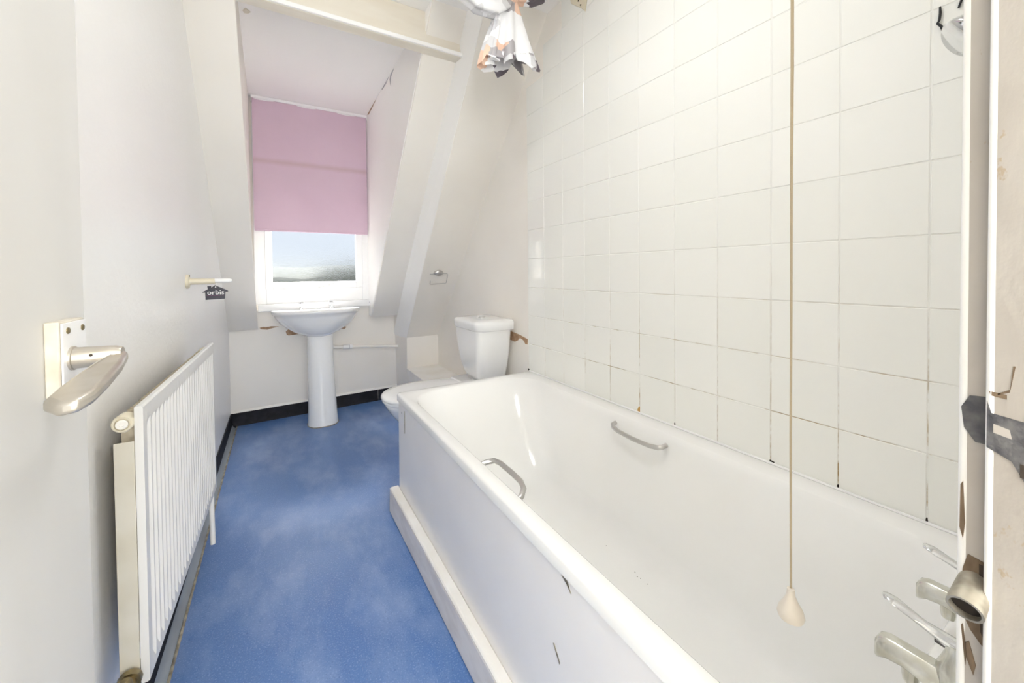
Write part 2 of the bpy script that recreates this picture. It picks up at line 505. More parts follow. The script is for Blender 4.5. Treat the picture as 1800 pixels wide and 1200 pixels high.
# wall beside the doorway, with the hall behind it
struct(obj('wall_near', MB().box(0.47, 1.28, -0.04, Y_NEAR, 0, 2.45), 'plaster'), 'wall at the tap end of the bath')
struct(obj('wall_near_left', MB().box(-0.42, -0.245, -0.04, Y_NEAR, 0, 2.45), 'plaster'), 'strip of wall at the door hinges')
struct(obj('wall_near_top', MB().box(-0.245, 0.47, -0.04, Y_NEAR, 2.03, 2.45), 'plaster'), 'wall over the doorway')
struct(obj('floor_hall', MB().box(-1.0, 1.3, -1.6, -0.04, -0.06, -0.004), 'carpet'), 'hall carpet')
struct(obj('ceiling_hall', MB().box(-1.0, 1.3, -1.6, -0.04, ZC, 2.45), 'hall'), 'hall ceiling')
for nm, b in (('wall_hall_back', (-1.0, 1.3, -1.66, -1.6, 0, 2.45)), ('wall_hall_left', (-1.06, -1.0, -1.6, 0.08, 0, 2.45)),
              ('wall_hall_right', (1.28, 1.34, -1.6, -0.04, 0, 2.45)), ('wall_hall_front', (-1.0, -0.42, -0.04, 0.02, 0, 2.45))):
    struct(obj(nm, MB().box(*b), 'hall'), 'plain hall wall')

hwf = MB()  # frame added to dress the unseen fill light
for b in ((-0.69, -0.65, .60, 2.10), (0.85, 0.89, .60, 2.10), (-0.65, 0.85, .60, .64), (-0.65, 0.85, 2.06, 2.10), (0.08, 0.12, .64, 2.06)):
    hwf.box(b[0], b[1], -1.60, -1.555, b[2], b[3])
struct(obj('fill_light_frame', hwf, 'ceiling', bev=.004), 'added frame around the hall fill light')

# black vinyl skirting, coved at the foot
bl = MB().prism([(XL, 0.09, 0.093), (XL + .006, 0.09, 0.093), (XL + .010, 0.09, 0.030), (XL + .019, 0.09, 0.008), (XL + .034, 0.09, 0), (XL, 0.09, 0)], (0, 3.235, 0))
bbl = struct(obj('baseboard_left', bl, 'skirting'), 'black vinyl skirting along the left wall')
def skirt_prof(x): 
    y = yfar(x)
    return [(x, y, 0.090), (x, y - .006, 0.090), (x, y - .008, 0.02), (x, y - .016, 0.0), (x, y, 0)]
bbf = struct(obj('baseboard_far', MB().loft([skirt_prof(XL + .002), skirt_prof(0.700)]), 'skirting'), 'black skirting under the window wall')
obj('skirting_piece', MB().loft([skirt_prof(0.703), skirt_prof(0.862)]), 'skirting', bbf)
M['cove'] = surface('grey_cove_sheen', (0.30, 0.34, 0.40, 1), 0.28, var=(0.20, 0.22, 0.25, 1), var_scale=14, stretch=(1, .3, 1))
obj('cove_sheen', MB().prism([(XL + .012, 0.09, .0265), (XL + .0205, 0.09, .0095), (XL + .0355, 0.09, .001), (XL + .034, 0.09, 0), (XL + .018, 0.09, .0085), (XL + .011, 0.09, .024)], (0, 3.2, 0)), 'cove', bbl)  # pale strip paints the light reflected along the black cove's foot
obj('sealant_bead', MB().tube([(XL + .036, 0.3, .002), (XL + .037, 1.2, .003), (XL + .034, 2.0, .002), (XL + .036, 3.32, .003)], 0.004, 6), 'sealant', bbl)
obj('top_bead', MB().loft([[(x, yfar(x), 0.090), (x, yfar(x) - .008, 0.090), (x, yfar(x) - .004, 0.104), (x, yfar(x), 0.106)] for x in (XL + .002, 0.862)]), 'plaster', bbf)

# ------------------------------------------------------------------ wall tiles (each its own piece)
S = 0.152
Y0 = 11.6916 * S            # far edge of the tiling
Z0 = CAM_H - 0.5494 * S     # a joint line
GAP = 0.0024
def tile_mesh(w, h):
    d, c = 0.005, 0.0011
    a, b = (w - GAP) / 2, (h - GAP) / 2
    mb = MB().loft([[(0.0, -a, -b), (0.0, a, -b), (0.0, a, b), (0.0, -a, b)],
                    [(-d + c, -a, -b), (-d + c, a, -b), (-d + c, a, b), (-d + c, -a, b)],
                    [(-d, -a + c, -b + c), (-d, a - c, -b + c), (-d, a - c, b - c), (-d, -a + c, b - c)]], cap0=False)
    me = bpy.data.meshes.new('tile')
    me.from_pydata(mb.v, [], mb.f)
    bm = bmesh.new(); bm.from_mesh(me); bmesh.ops.recalc_face_normals(bm, faces=bm.faces); bm.to_mesh(me); bm.free()
    me.materials.append(M['tile'])
    return me
TM = {}
Z_LOW, Z_TOP = 0.522, ZC - 0.002
g = MB()
for c in range(12):
    y1 = Y0 - c * S
    y0 = max(y1 - S, Y_NEAR + .002)
    if y1 - y0 < 0.015:
        continue
    ztop_col = Z_LOW
    for r in range(-10, 4):
        z1 = min(Z0 - r * S + S, Z_TOP)
        z0 = max(Z0 - r * S, Z_LOW)
        if z1 - z0 < 0.012 or z0 >= Z_TOP:
            continue
        if z1 > s2(y1) - 0.025:
            continue
        w, h = round(y1 - y0, 4), round(z1 - z0, 4)
        if (w, h) not in TM:
            TM[(w, h)] = tile_mesh(w, h)
        t = bpy.data.objects.new('tile', TM[(w, h)])
        COL.objects.link(t)
        t.parent = wall_right
        t.location = (XW - 0.0005, (y0 + y1) / 2, (z0 + z1) / 2)
        t.rotation_euler = (0, math.radians(random.uniform(-.12, .12)), math.radians(random.uniform(-.12, .12)))
        ztop_col = max(ztop_col, z1)
    g.box(XW - 0.0042, XW + 0.001, y0, y1, Z_LOW, ztop_col)
obj('grout', g, 'grout', wall_right)
# mould and rust at the foot of the joints
def blob(cx, cyy, cz, w, h, mat, nm, seed):
    rn = random.Random(seed)
    pts = []
    for i in range(9):
        a = 2 * math.pi * i / 9
        k = rn.uniform(.55, 1.0)
        pts.append((cx, cyy + w * k * math.cos(a), cz + h * k * math.sin(a)))
    obj(nm, MB().prism(pts, (-0.0015, 0, 0)), mat, wall_right, smooth=False)
for i, (c, w, h) in enumerate(((0, .010, .007), (6, .003, .010), (8, .012, .006), (9, .003, .008), (10, .003, .009))):
    blob(XT + .001, Y0 - c * S, 0.532, w, h, 'mould_and_bore', 'mould_spot', i)
for i, (y, z, w, h) in enumerate(((Y0 - 5 * S, 0.540, .022, .012), (Y0 - 9 * S + .02, 0.538, .020, .006))):
    blob(XT + .0012, y, z, w, h, 'rust', 'rust_stain', i + 20)
# bare plaster by the cistern
obj('bare_plaster', MB().prism([(XW, 1.985, 0.716), (XW, 1.877, 0.707), (XW, 1.792, 0.694), (XW, 1.794, 0.664), (XW, 1.815, 0.664), (XW, 1.836, 0.682), (XW, 1.870, 0.690), (XW, 1.895, 0.672), (XW, 1.927, 0.661), (XW, 1.985, 0.665)], (-.002, 0, 0)), 'bare', wall_right, smooth=False)

# plaster damage on the wall under the window and on the dormer
def far_patch(nm, pts, mat, k=0.0015):
    obj(nm, MB().prism([(x, yfar(x) + .0005, z) for x, z in pts], (0, -k - .0005, 0)), mat, wall_far, smooth=False)
far_patch('plaster_hole', [(0.042, 0.634), (0.048, 0.610), (0.060, 0.603), (0.15, 0.610), (0.15, 0.66), (0.06, 0.65)], 'bare')
far_patch('plaster_hole', [(0.40, 0.622), (0.452, 0.618), (0.462, 0.632), (0.42, 0.66)], 'bare')
far_patch('plaster_crack', [(-0.122, 0.676), (-0.10, 0.680), (-0.073, 0.677), (-0.050, 0.681), (0.002, 0.675), (-0.04, 0.668), (-0.073, 0.658), (-0.11, 0.664)], 'bare')
obj('bare_patch', MB().prism([(-0.124, 2.300, ZC), (-0.112, 2.274, ZC), (-0.098, 2.283, ZC), (-0.092, 2.296, ZC), (-0.103, 2.312, ZC), (-0.118, 2.318, ZC)], (0, 0, -.003)), 'cream_paint', ceiling, smooth=False)
def flake(nm, pts, mat):
    obj(nm, MB().prism([(0.6372, y, z) for y, z in pts], (-.002, 0, 0)), mat, cheek, smooth=False)
flake('paint_flake', [(2.47, 2.322), (2.56, 2.322), (2.58, 2.30), (2.56, 2.255), (2.545, 2.30)], 'flake')
flake('paint_crack', [(2.60, 2.326), (2.80, 2.326), (2.79, 2.318), (2.68, 2.312)], 'flake')
flake('paint_crack', [(2.98, 2.326), (3.30, 2.326), (3.26, 2.312), (3.10, 2.318)], 'bare')

# ------------------------------------------------------------------ window, sill, outside
YW = 3.372
WX0, WX1, WZ0, WZ1 = -0.146, 0.6385, 0.842, ZC
win = struct(obj('window_1', MB()
    .box(WX0, WX0 + .070, YW, YW + .06, WZ0, WZ1).box(WX1 - .050, WX1, YW, YW + .06, WZ0, WZ1)
    .box(WX0 + .070, WX1 - .050, YW, YW + .06, WZ0, WZ0 + .108).box(WX0 + .070, WX1 - .050, YW, YW + .06, WZ1 - .06, WZ1)
    .box(WX0 + .070, WX1 - .050, YW, YW + .06, 1.86, 1.915), 'upvc', bev=0.003), 'white plastic window with obscured glass')
cx0, cx1 = WX0 + .066, WX1 - .047
def casement(z0, z1):
    c = MB()
    c.box(cx0, cx0 + .046, YW - .014, YW + .03, z0, z1).box(cx1 - .050, cx1, YW - .014, YW + .03, z0, z1)
    c.box(cx0 + .046, cx1 - .050, YW - .014, YW + .03, z0, z0 + .050).box(cx0 + .046, cx1 - .050, YW - .014, YW + .03, z1 - .05, z1)
    return obj('casement', c, 'upvc', win, bev=0.004)
ca = casement(0.950, 1.862)
obj('pane', MB().box(cx0 + .044, cx1 - .048, YW + .006, YW + .010, 0.998, 1.814), 'glass', ca)
cb = casement(1.912, WZ1 - .055)
obj('pane', MB().box(cx0 + .044, cx1 - .048, YW + .006, YW + .010, 1.960, WZ1 - .103), 'glass', cb)
hd = obj('window_handle', MB().box(0.205, 0.285, YW - .030, YW - .013, 0.940, 0.966), 'white_plastic', ca, bev=0.005)
obj('lever', MB().tube([(0.262, YW - .032, 0.955), (0.30, YW - .036, 0.965), (0.385, YW - .038, 0.992)], [.008, .006, .005], 8), 'satin', hd)
wbd = struct(obj('trim_3', MB().hexa(
    [(-0.128, 3.325, 0.790), (0.676, 3.335, 0.797), (0.676, YW + .02, 0.797), (-0.128, YW + .02, 0.790)],
    [(-0.128, 3.325, 0.842), (0.676, 3.335, 0.849), (0.676, YW + .02, 0.849), (-0.128, YW + .02, 0.842)]), 'upvc', bev=0.004), 'white window board')
obj('sticker', MB().box(0.632, 0.650, 3.3330, 3.3352, 0.822, 0.829), 'flake', wbd)
struct(obj('wall_outer', MB().box(-0.6, WX0, YW + .02, 3.64, -0.1, 2.5).box(WX1, 1.3, YW + .07, 3.64, -.1, 2.5).box(WX0, WX1, YW + .06, 3.64, -.1, 0.84), 'plaster'), 'outside wall of the dormer')

# roller blind
rb = thing('roller_blind', (0.25, 3.340, 1.372), 'pink roller blind drawn halfway down the window', 'blind')
N = 16
fr = []
for i in range(N + 1):
    x = -0.138 + (0.630 + 0.138) * i / N
    fr.append([(x, 3.338 + .0015 * math.sin(i * 1.1), 2.312), (x, 3.338 + .002 * math.sin(i * .8), 1.85), (x, 3.337 + .0015 * math.sin(i * .9), 1.384), (x, 3.3392 + .0015 * math.sin(i * .9), 1.384), (x, 3.3402 + .002 * math.sin(i * .8), 1.85), (x, 3.3402 + .0015 * math.sin(i * 1.1), 2.312)])
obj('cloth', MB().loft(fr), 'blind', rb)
obj('hem_bar', MB().box(-0.137, 0.629, 3.334, 3.343, 1.372, 1.385), 'blind', rb, bev=0.002)
obj('roller_tube', MB().lathe((-0.138, 3.352, 2.308), (1, 0, 0), [(0, .014), (.768, .014)], 16), 'white_plastic', rb)
obj('head_rail', MB().box(-0.1425, 0.636, 3.328, 3.336, 2.308, 2.328), 'upvc', rb, bev=0.002)
for x in (-0.1445, 0.6310):
    obj('bracket', MB().box(x, x + .005, 3.33, 3.368, 2.285, 2.328), 'white_plastic', rb, bev=0.001)

# outside: lawn and hedge, only hinted through the obscured glass
struct(obj('ground_outside', MB().box(-60, 60, 3.7, 120, -5.2, -5.0), 'grass'), 'grass far below the window')
hm = MB()
rn = random.Random(8)
ring = []
for i in range(49):
    x = -24 + i
    h = 1.42 + rn.uniform(-.10, .12)
    ring.append([(x, 20, -5), (x, 19.6 + rn.uniform(-.3, .3), -1.5), (x, 20 + rn.uniform(-.3, .3), h - .5), (x, 20.8, h + rn.uniform(-.04, .08)), (x, 22, h - .4), (x, 22.4, -5)])
hm.loft(ring)
tag(obj('hedge', hm, 'leaf', loc=(0, 21, -5)), 'tall green hedge outside, blurred by the obscured pane', 'hedge')

# ------------------------------------------------------------------ door, frame
DX = -0.200
door = struct(obj('door_1', MB().box(DX - .040, DX, 0.034, 0.666, 0.008, 1.985), 'door', bev=0.002), 'white painted door standing open against the left wall')
lv = MB()
plan = [(-0.150, 0.598, .972), (-0.144, 0.590, .971), (-0.1385, 0.550, .967), (-0.135, 0.500, .962), (-0.136, 0.470, .957), (-0.142, 0.455, .954),
        (-0.155, 0.456, .952), (-0.168, 0.474, .953), (-0.167, 0.497, .958), (-0.164, 0.522, .963), (-0.161, 0.555, .968), (-0.157, 0.592, .972)]
lv.loft([[(x, y, z - .006) for x, y, z in plan], [(x, y, z + .006) for x, y, z in plan]])
lev = obj('door_handle', lv, 'nickel', door, bev=0.004, seg=3)
obj('rose_plate', MB().box(DX, DX + .011, 0.568, 0.627, 0.938, 1.014), 'cream_paint', lev, bev=0.0015)
obj('face_plate', MB().box(DX + .0112, DX + .0128, 0.570, 0.626, 0.940, 1.012), 'white_plastic', lev, bev=0.0005)
obj('stem', MB().lathe((DX + .012, 0.589, 0.974), (1, 0, 0), [(0, .0125), (.003, .0125), (.0035, .0112), (.034, .0102), (.040, .0080)], 24), 'nickel', lev)
for y, z in ((0.581, 1.004), (0.616, 1.0035)):
    sc = obj('screw', MB().lathe((DX + .0125, y, z), (1, 0, 0), [(0, .0034), (.0012, .0034), (.0018, .0026)], 12), 'brass', lev)
fs = obj('grub_screw', MB().lathe((-0.170, 0.5785, 0.977), (0, -1, 0), [(0, .0016), (.0005, .0016)], 8), 'dark_gap', lev)

# door frame: rebated, chipped paint
def ext(poly, z0, z1):
    return MB().loft([[(x, y, z0) for x, y in poly], [(x, y, z1) for x, y in poly]])
jp = [(0.472, -0.055), (0.472, Y_NEAR), (0.436, Y_NEAR), (0.4325, Y_NEAR - .0015), (0.432, Y_NEAR - .005), (0.432, 0.0655), (0.4235, 0.0652), (0.4208, 0.0640), (0.420, 0.0615), (0.420, -0.055)]
jam = struct(obj('trim_4', ext(jp, 0, 2.03), 'frame_paint', angle=50), 'chipped white door frame at the right edge')
struct(obj('trim_5', ext([(-0.247, -0.055), (-0.247, 0.03), (-0.205, 0.03), (-0.205, -0.055)], 0, 2.03), 'frame_paint'), 'hinge side of the door frame')
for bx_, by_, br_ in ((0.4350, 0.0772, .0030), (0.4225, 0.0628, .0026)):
    obj('edge_highlight', MB().tube([(bx_, by_, .001), (bx_ - .0006, by_, 0.7), (bx_, by_ + .0002, 1.4), (bx_, by_, 2.03)], br_, 12), 'lit_white', jam)  # white rods stand in for highlights along the frame edges
# worn strike plate
def yz(x, pts): return [(x, y, z) for y, z in pts]
sk = obj('strike_plate', MB().prism(yz(0.4325, [(0.0785, .958), (0.0745, .967), (0.066, .968), (0.066, .934), (0.0715, .934), (0.077, .943)]), (-.0016, 0, 0)), 'chipped_steel', jam, smooth=False)
obj('strike_lip', MB().prism(yz(0.4203, [(0.0645, .968), (0.0625, .960), (0.044, .957), (0.030, .955), (0.030, .915), (0.048, .918), (0.0535, .930), (0.0645, .936)]), (-.0012, 0, 0)), 'chipped_steel', sk, smooth=False)
obj('paint_patch', MB().prism(yz(0.4192, [(0.0615, .953), (0.0545, .951), (0.0535, .945), (0.0615, .947)]), (-.0004, 0, 0)), 'frame_paint', sk, smooth=False)
obj('keyhole', MB().prism(yz(0.4192, [(0.0500, .930), (0.044, .929), (0.044, .920), (0.0500, .921)]), (-.0004, 0, 0)), 'dark_gap', sk, smooth=False)
obj('old_recess', MB().prism(yz(0.4202, [(0.0535, .994), (0.0525, .994), (0.0545, .978), (0.0600, .974), (0.0600, .973), (0.0548, .976)]), (-.0006, 0, 0)), 'splinter', jam, smooth=False)
obj('chipped_edge', MB().prism(yz(0.4202, [(0.0638, .975), (0.0560, .974), (0.0560, .971), (0.0630, .972)]), (-.0006, 0, 0)), 'splinter', jam, smooth=False)
# bolt socket with splintered wood round it
obj('mortise', MB().prism(yz(0.4325, [(0.0745, .850), (0.0655, .848), (0.0655, .786), (0.0680, .788), (0.0730, .795), (0.0775, .806), (0.0770, .838)]), (-.0012, 0, 0)), 'splinter', jam, smooth=False)
obj('mortise_gap', MB().prism(yz(0.4312, [(0.0690, .846), (0.0655, .846), (0.0655, .790), (0.0680, .797)]), (-.0006, 0, 0)), 'dark_gap', jam, smooth=False)
tax = Vector((-.93, .04, -.36))
tb = obj('bolt_socket', MB().lathe((0.4365, 0.0705, 0.832), tax, [(0, .0078), (.006, .0088), (.026, .0094), (.030, .0094), (.030, .0078), (.010, .0070)], 28), 'tube_metal', jam)
obj('socket_bore', MB().lathe((0.4365, 0.0705, 0.832), tax, [(.012, .0076), (.026, .0077)], 24), 'mould_and_bore', tb)  # black plug paints the shade inside the socket
for i, pts in enumerate(([(0.0785, .900), (0.0772, .903), (0.0760, .872), (0.0770, .860), (0.0788, .868)], [(0.0755, .783), (0.0735, .786), (0.0700, .770), (0.0712, .762), (0.0745, .772)], [(0.0775, .795), (0.0765, .797), (0.0745, .775), (0.0752, .766)])):
    obj('splinter', MB().prism(yz(0.4322, pts), (-.0008, 0, 0)), 'splinter', jam, smooth=False)

# ------------------------------------------------------------------ bath
bath = thing('bathtub', (0.80, 0.92, 0), 'white bathtub with side panel along the tiled wall', 'bathtub')
ZR = 0.528
bx0, bx1, by0, by1 = 0.443, 1.1565, 0.084, 1.766
rings = [rrect(bx0, bx1, by0, by1, 0.497, .018), rrect(bx0, bx1, by0, by1, 0.520, .018), rrect(bx0 + .003, bx1 - .003, by0 + .003, by1 - .003, 0.526, .018),
         rrect(bx0 + .010, bx1 - .010, by0 + .010, by1 - .010, ZR, .018),
         rrect(0.480, 1.090, 0.160, 1.722, ZR - .001, [.15, .15, .11, .11]),
         rrect(0.485, 1.084, 0.166, 1.715, ZR - .005, [.15, .15, .11, .11]),
         rrect(0.490, 1.077, 0.174, 1.702, ZR - .022, [.15, .15, .11, .11]),
         rrect(0.508, 1.058, 0.190, 1.645, ZR - .085, [.15, .15, .11, .11]),
         rrect(0.524, 1.040, 0.200, 1.575, ZR - .18, [.15, .15, .11, .11]),
         rrect(0.540, 1.022, 0.212, 1.490, ZR - .27, [.14, .14, .11, .11]),
         rrect(0.556, 1.004, 0.226, 1.425, ZR - .33, [.13, .13, .10, .10]),
         rrect(0.580, 0.980, 0.250, 1.375, ZR - .362, [.12, .12, .09, .09]),
         rrect(0.640, 0.920, 0.310, 1.300, ZR - .372, [.10, .10, .08, .08])]
obj('tub', MB().loft(rings, cap0=False), 'enamel', bath, angle=60)
def panel_quad(y, z): return z
sp_ = obj('side_panel', MB().hexa([(0.449, 0.086, 0.0), (0.449, 1.757, 0.0), (0.462, 1.757, 0), (0.462, 0.086, 0)], [(0.451, 0.086, 0.4985), (0.451, 1.757, 0.4985), (0.462, 1.757, .4985), (0.462, 0.086, .4985)]), 'panel', bath, bev=0.0015)
obj('plinth', MB().hexa([(0.423, 0.086, 0.0), (0.407, 1.772, 0.0), (0.4485, 1.772, 0), (0.4485, 0.086, 0)], [(0.425, 0.086, 0.112), (0.410, 1.772, 0.100), (0.4485, 1.772, .100), (0.4485, 0.086, .112)]), 'plinth', bath, bev=0.006, seg=3)
obj('plinth_cap', MB().hexa([(0.4235, 0.086, 0.112), (0.4085, 1.773, 0.100), (0.449, 1.773, .100), (0.449, 0.086, .112)], [(0.430, 0.086, 0.119), (0.415, 1.773, 0.107), (0.449, 1.773, .107), (0.449, 0.086, .119)]), 'box_paint', bath, bev=0.003)
obj('end_panel', MB().box(0.462, 1.150, 1.744, 1.757, 0, 0.4985), 'panel', bath)
obj('sealant', MB().tube([(1.1535, 0.09, ZR), (1.1535, 0.9, ZR + .001), (1.1535, 1.765, ZR)], 0.0035, 6), 'white_plastic', bath)
for nm, pts in (('scuff', [(0.585, .488), (0.578, .493), (0.566, .486), (0.556, .470), (0.568, .480)]), ('scuff', [(0.612, .334), (0.608, .336), (0.590, .312), (0.592, .308)]), ('scuff', [(0.365, .470), (0.362, .472), (0.357, .460)])):
    obj(nm, MB().prism([(0.4508 + (z / .4985) * 0 - .0002, y, z) for y, z in pts], (-.0012, 0, 0)), 'sealant', sp_, smooth=False)
obj('panel_screw', MB().lathe((0.4495, 1.700, 0.455), (-1, 0, 0), [(-.001, .005), (.0012, .004)], 12), 'satin', sp_)
obj('panel_groove', MB().box(0.4488, 0.4512, 1.655, 1.658, 0.38, 0.475), 'sealant', sp_)
rn = random.Random(3)
for x, y, r in ((0.905, 0.815, .0022), (0.897, 0.799, .0018), (0.900, 0.765, .0016), (0.913, 0.943, .0018), (0.90, 0.79, .0015), (0.62, 0.93, .0015)):
    obj('speck', MB().lathe((x, y, ZR - .3735), (0, 0, 1), [(0, r), (.002, r * .6)], 8), 'dark_gap', bath)
# grab handles
def grip(pts, r=.0075):
    return MB().tube(pts, r, 12)
gr = [(1.066, 1.050, .498), (1.050, 1.048, .496), (1.040, 1.036, .491), (1.036, 1.010, .487), (1.035, 0.940, .484), (1.036, 0.870, .486), (1.040, 0.842, .490), (1.050, 0.830, .494), (1.066, 0.828, .497)]
obj('grab_handle', grip(gr), 'satin', bath)
gl_ = [(0.502, 1.030, .497), (0.520, 1.029, .500), (0.540, 1.020, .503), (0.547, 0.995, .504), (0.547, 0.930, .504), (0.546, 0.880, .502), (0.538, 0.855, .498), (0.522, 0.840, .490), (0.502, 0.838, .480)]
obj('grab_handle', grip(gl_), 'satin', bath)

def bath_tap(x, yb):
    t = obj('tap', MB().lathe((x, yb, ZR - .002), (0, 0, 1), [(0, .027), (.006, .027), (.009, .020), (.030, .018), (.055, .019), (.075, .019), (.085, .015), (.094, .012), (.106, .011)], 20), 'worn_chrome', bath)
    # spout: wide flat-topped bar with a rounded drooping nose
    def sec(y, z, hw, hh): return [(x - hw, y, z - hh), (x + hw, y, z - hh), (x + hw, y, z + hh * .4), (x + hw * .55, y, z + hh), (x - hw * .55, y, z + hh), (x - hw, y, z + hh * .4)]
    obj('spout', MB().loft([sec(yb - .004, .582, .013, .014), sec(yb + .02, .584, .0135, .013), sec(yb + .045, .586, .012, .011), sec(yb + .060, .585, .012, .012), sec(yb + .068, .581, .011, .013), sec(yb + .072, .577, .008, .010)]), 'worn_chrome', t, bev=.002, angle=60)
    obj('nozzle', MB().lathe((x, yb + .040, .578), (0, 0, -1), [(0, .0085), (.016, .0080), (.022, .007)], 14), 'worn_chrome', t)
    def sl_(y, z, hw, hh): return [(x - hw, y, z), (x - hw * .5, y, z + hh), (x + hw * .5, y, z + hh), (x + hw, y, z), (x + hw * .5, y, z - hh), (x - hw * .5, y, z - hh)]
    obj('lever', MB().loft([sl_(yb - .012, .629, .010, .006), sl_(yb + .01, .631, .009, .006), sl_(yb + .028, .635, .0055, .0042), sl_(yb + .042, .640, .007, .004), sl_(yb + .054, .644, .0095, .004), sl_(yb + .063, .646, .007, .003), sl_(yb + .066, .6465, .003, .002)]), 'chrome', t, angle=70)
    obj('lever_stop', MB().lathe((x + .012, yb + .012, .618), (0, 1, 0), [(0, .005), (.010, .004)], 8), 'strike', t)
bath_tap(0.655, 0.118)
bath_tap(0.822, 0.120)

# ------------------------------------------------------------------ radiator
rad = thing('radiator', (-0.245, 1.42, 0.0), 'white ribbed panel radiator on the left wall', 'radiator')
RA, RB = Vector((-0.230, 1.019, 0)), Vector((-0.2115, 1.825, 0))
RT, RBZ = 0.808, 0.264
rdir = (RB - RA).normalized()
rnor = Vector((rdir.y, -rdir.x, 0))       # towards the room
def rp(t, d, z):                          # d: depth behind the front face
    q = RA + (RB - RA) * t - rnor * d
    return (q.x, q.y, z)
NF = 26
cols = [(0.0, 0)]
e0 = 0.022
for i in range(NF):
    w = (1 - 2 * e0) / NF
    a = e0 + i * w
    cols += [(a + w * .10, 0), (a + w * .28, .0052), (a + w * .72, .0052), (a + w * .90, 0)]
cols.append((1.0, 0))
rowz = [(RBZ + .002, 0), (RBZ + .020, 0), (RBZ + .034, 1), (RT - .048, 1), (RT - .034, 0), (RT - .004, 0)]
pm = MB()
for t, d in cols:
    pm.v += [rp(t, d * k, z) for z, k in rowz]
nr = len(rowz)
for i in range(len(cols) - 1):
    for j in range(nr - 1):
        pm.f.append((i * nr + j, (i + 1) * nr + j, (i + 1) * nr + j + 1, i * nr + j + 1))
# folded edges and back of the pressed panel
b0 = len(pm.v)
pm.v += [rp(0, .003, RT), rp(1, .003, RT), rp(0, .013, RT - .002), rp(1, .013, RT - .002), rp(0, .013, RBZ), rp(1, .013, RBZ), rp(0, .004, RBZ), rp(1, .004, RBZ)]
L = (len(cols) - 1) * nr
top = [i * nr + nr - 1 for i in range(len(cols))]
bot = [i * nr for i in range(len(cols))]
pm.f.append(tuple(top) + (b0 + 1, b0))
pm.f += [(b0, b0 + 1, b0 + 3, b0 + 2), (b0 + 2, b0 + 3, b0 + 5, b0 + 4), (b0 + 4, b0 + 5, b0 + 7, b0 + 6)]
pm.f.append(tuple(bot) + (b0 + 7, b0 + 6))
pm.f.append(tuple(range(nr)) + (b0, b0 + 2, b0 + 4, b0 + 6))
pm.f.append(tuple(L + i for i in range(nr)) + (b0 + 1, b0 + 3, b0 + 5, b0 + 7))
obj('front_panel', pm, 'radiator', rad, angle=25)
def slab(t0, t1, d0, d1, z0, z1):
    return MB().hexa([rp(t0, d0, z0), rp(t1, d0, z0), rp(t1, d1, z0), rp(t0, d1, z0)], [rp(t0, d0, z1), rp(t1, d0, z1), rp(t1, d1, z1), rp(t0, d1, z1)])
obj('end_plate', slab(-0.003, 0.000, .0135, .043, 0.286, 0.742), 'rad_side', rad, bev=.001)
obj('end_plate', slab(1.000, 1.003, .0135, .043, 0.286, 0.742), 'rad_side', rad, bev=.001)
obj('header_tube', MB().tube([rp(-.001, .028, .771), rp(1.001, .028, .771)], .0105, 12), 'radiator', rad)
zz = MB()
NZ = 44
for i in range(NZ):
    t0, t1, t2 = .03 + .94 * i / NZ, .03 + .94 * (i + .5) / NZ, .03 + .94 * (i + 1) / NZ
    for a, b, da, db in ((t0, t1, .015, .041), (t1, t2, .041, .015)):
        zz.add([rp(a, da, .33), rp(b, db, .33), rp(b, db, .787), rp(a, da, .787), rp(a + .0015, da, .33), rp(b + .0015, db, .33), rp(b + .0015, db, .787), rp(a + .0015, da, .787)],
               [(0, 1, 2, 3), (7, 6, 5, 4), (3, 2, 6, 7), (0, 4, 5, 1)])
obj('convector_fins', zz, 'fin', rad, smooth=False)
bo = obj('end_boss', MB().lathe(rp(0, .029, .778), tuple(-rdir), [(-.02, .0165), (.003, .0165), (.006, .0145), (.006, .0115), (.002, .0110)], 24), 'cream', rad)
obj('air_plug', MB().lathe(rp(0, .029, .778), tuple(-rdir), [(.001, .0092), (.0075, .0092), (.0085, .0080), (.0085, .004), (.0065, .0035)], 18), 'pipe_paint', bo)
obj('end_boss', MB().lathe(rp(1, .028, .772), tuple(rdir), [(-.002, .019), (.012, .021), (.026, .019), (.032, .010)], 20), 'cream', rad)
# valves and feed pipes
vn = obj('valve', MB().lathe(rp(0, .026, .290), tuple(-rdir), [(-.02, .013), (.010, .013), (.0105, .019), (.022, .019), (.0225, .014), (.040, .0145), (.044, .010)], 14), 'brass', rad)
obj('valve_cap', MB().lathe((*rp(-0.046, .026, .282)[:2], .282), (0, 0, 1), [(-.004, .012), (.012, .012), (.026, .010), (.03, .006)], 14), 'brass', vn)
obj('feed_pipe', MB().tube([(*rp(-0.046, .026, .270)[:2], .275), (*rp(-0.046, .026, 0)[:2], .02)], .0078, 10), 'brass', vn)
vf = obj('valve', MB().lathe(rp(1, .026, .276), tuple(rdir), [(-.004, .011), (.014, .012), (.0145, .015), (.024, .015), (.0245, .011), (.052, .0115)], 14), 'pipe_paint', rad)
obj('feed_pipe', MB().tube([(*rp(1.055, .024, .276)[:2], .282), (*rp(1.055, .022, .276)[:2], .03)], .0085, 10), 'pipe_paint', vf)
for t in (.12, .88):
    obj('wall_bracket', slab(t, t + .03, .041, .064, .40, .70), 'rad_side', rad)

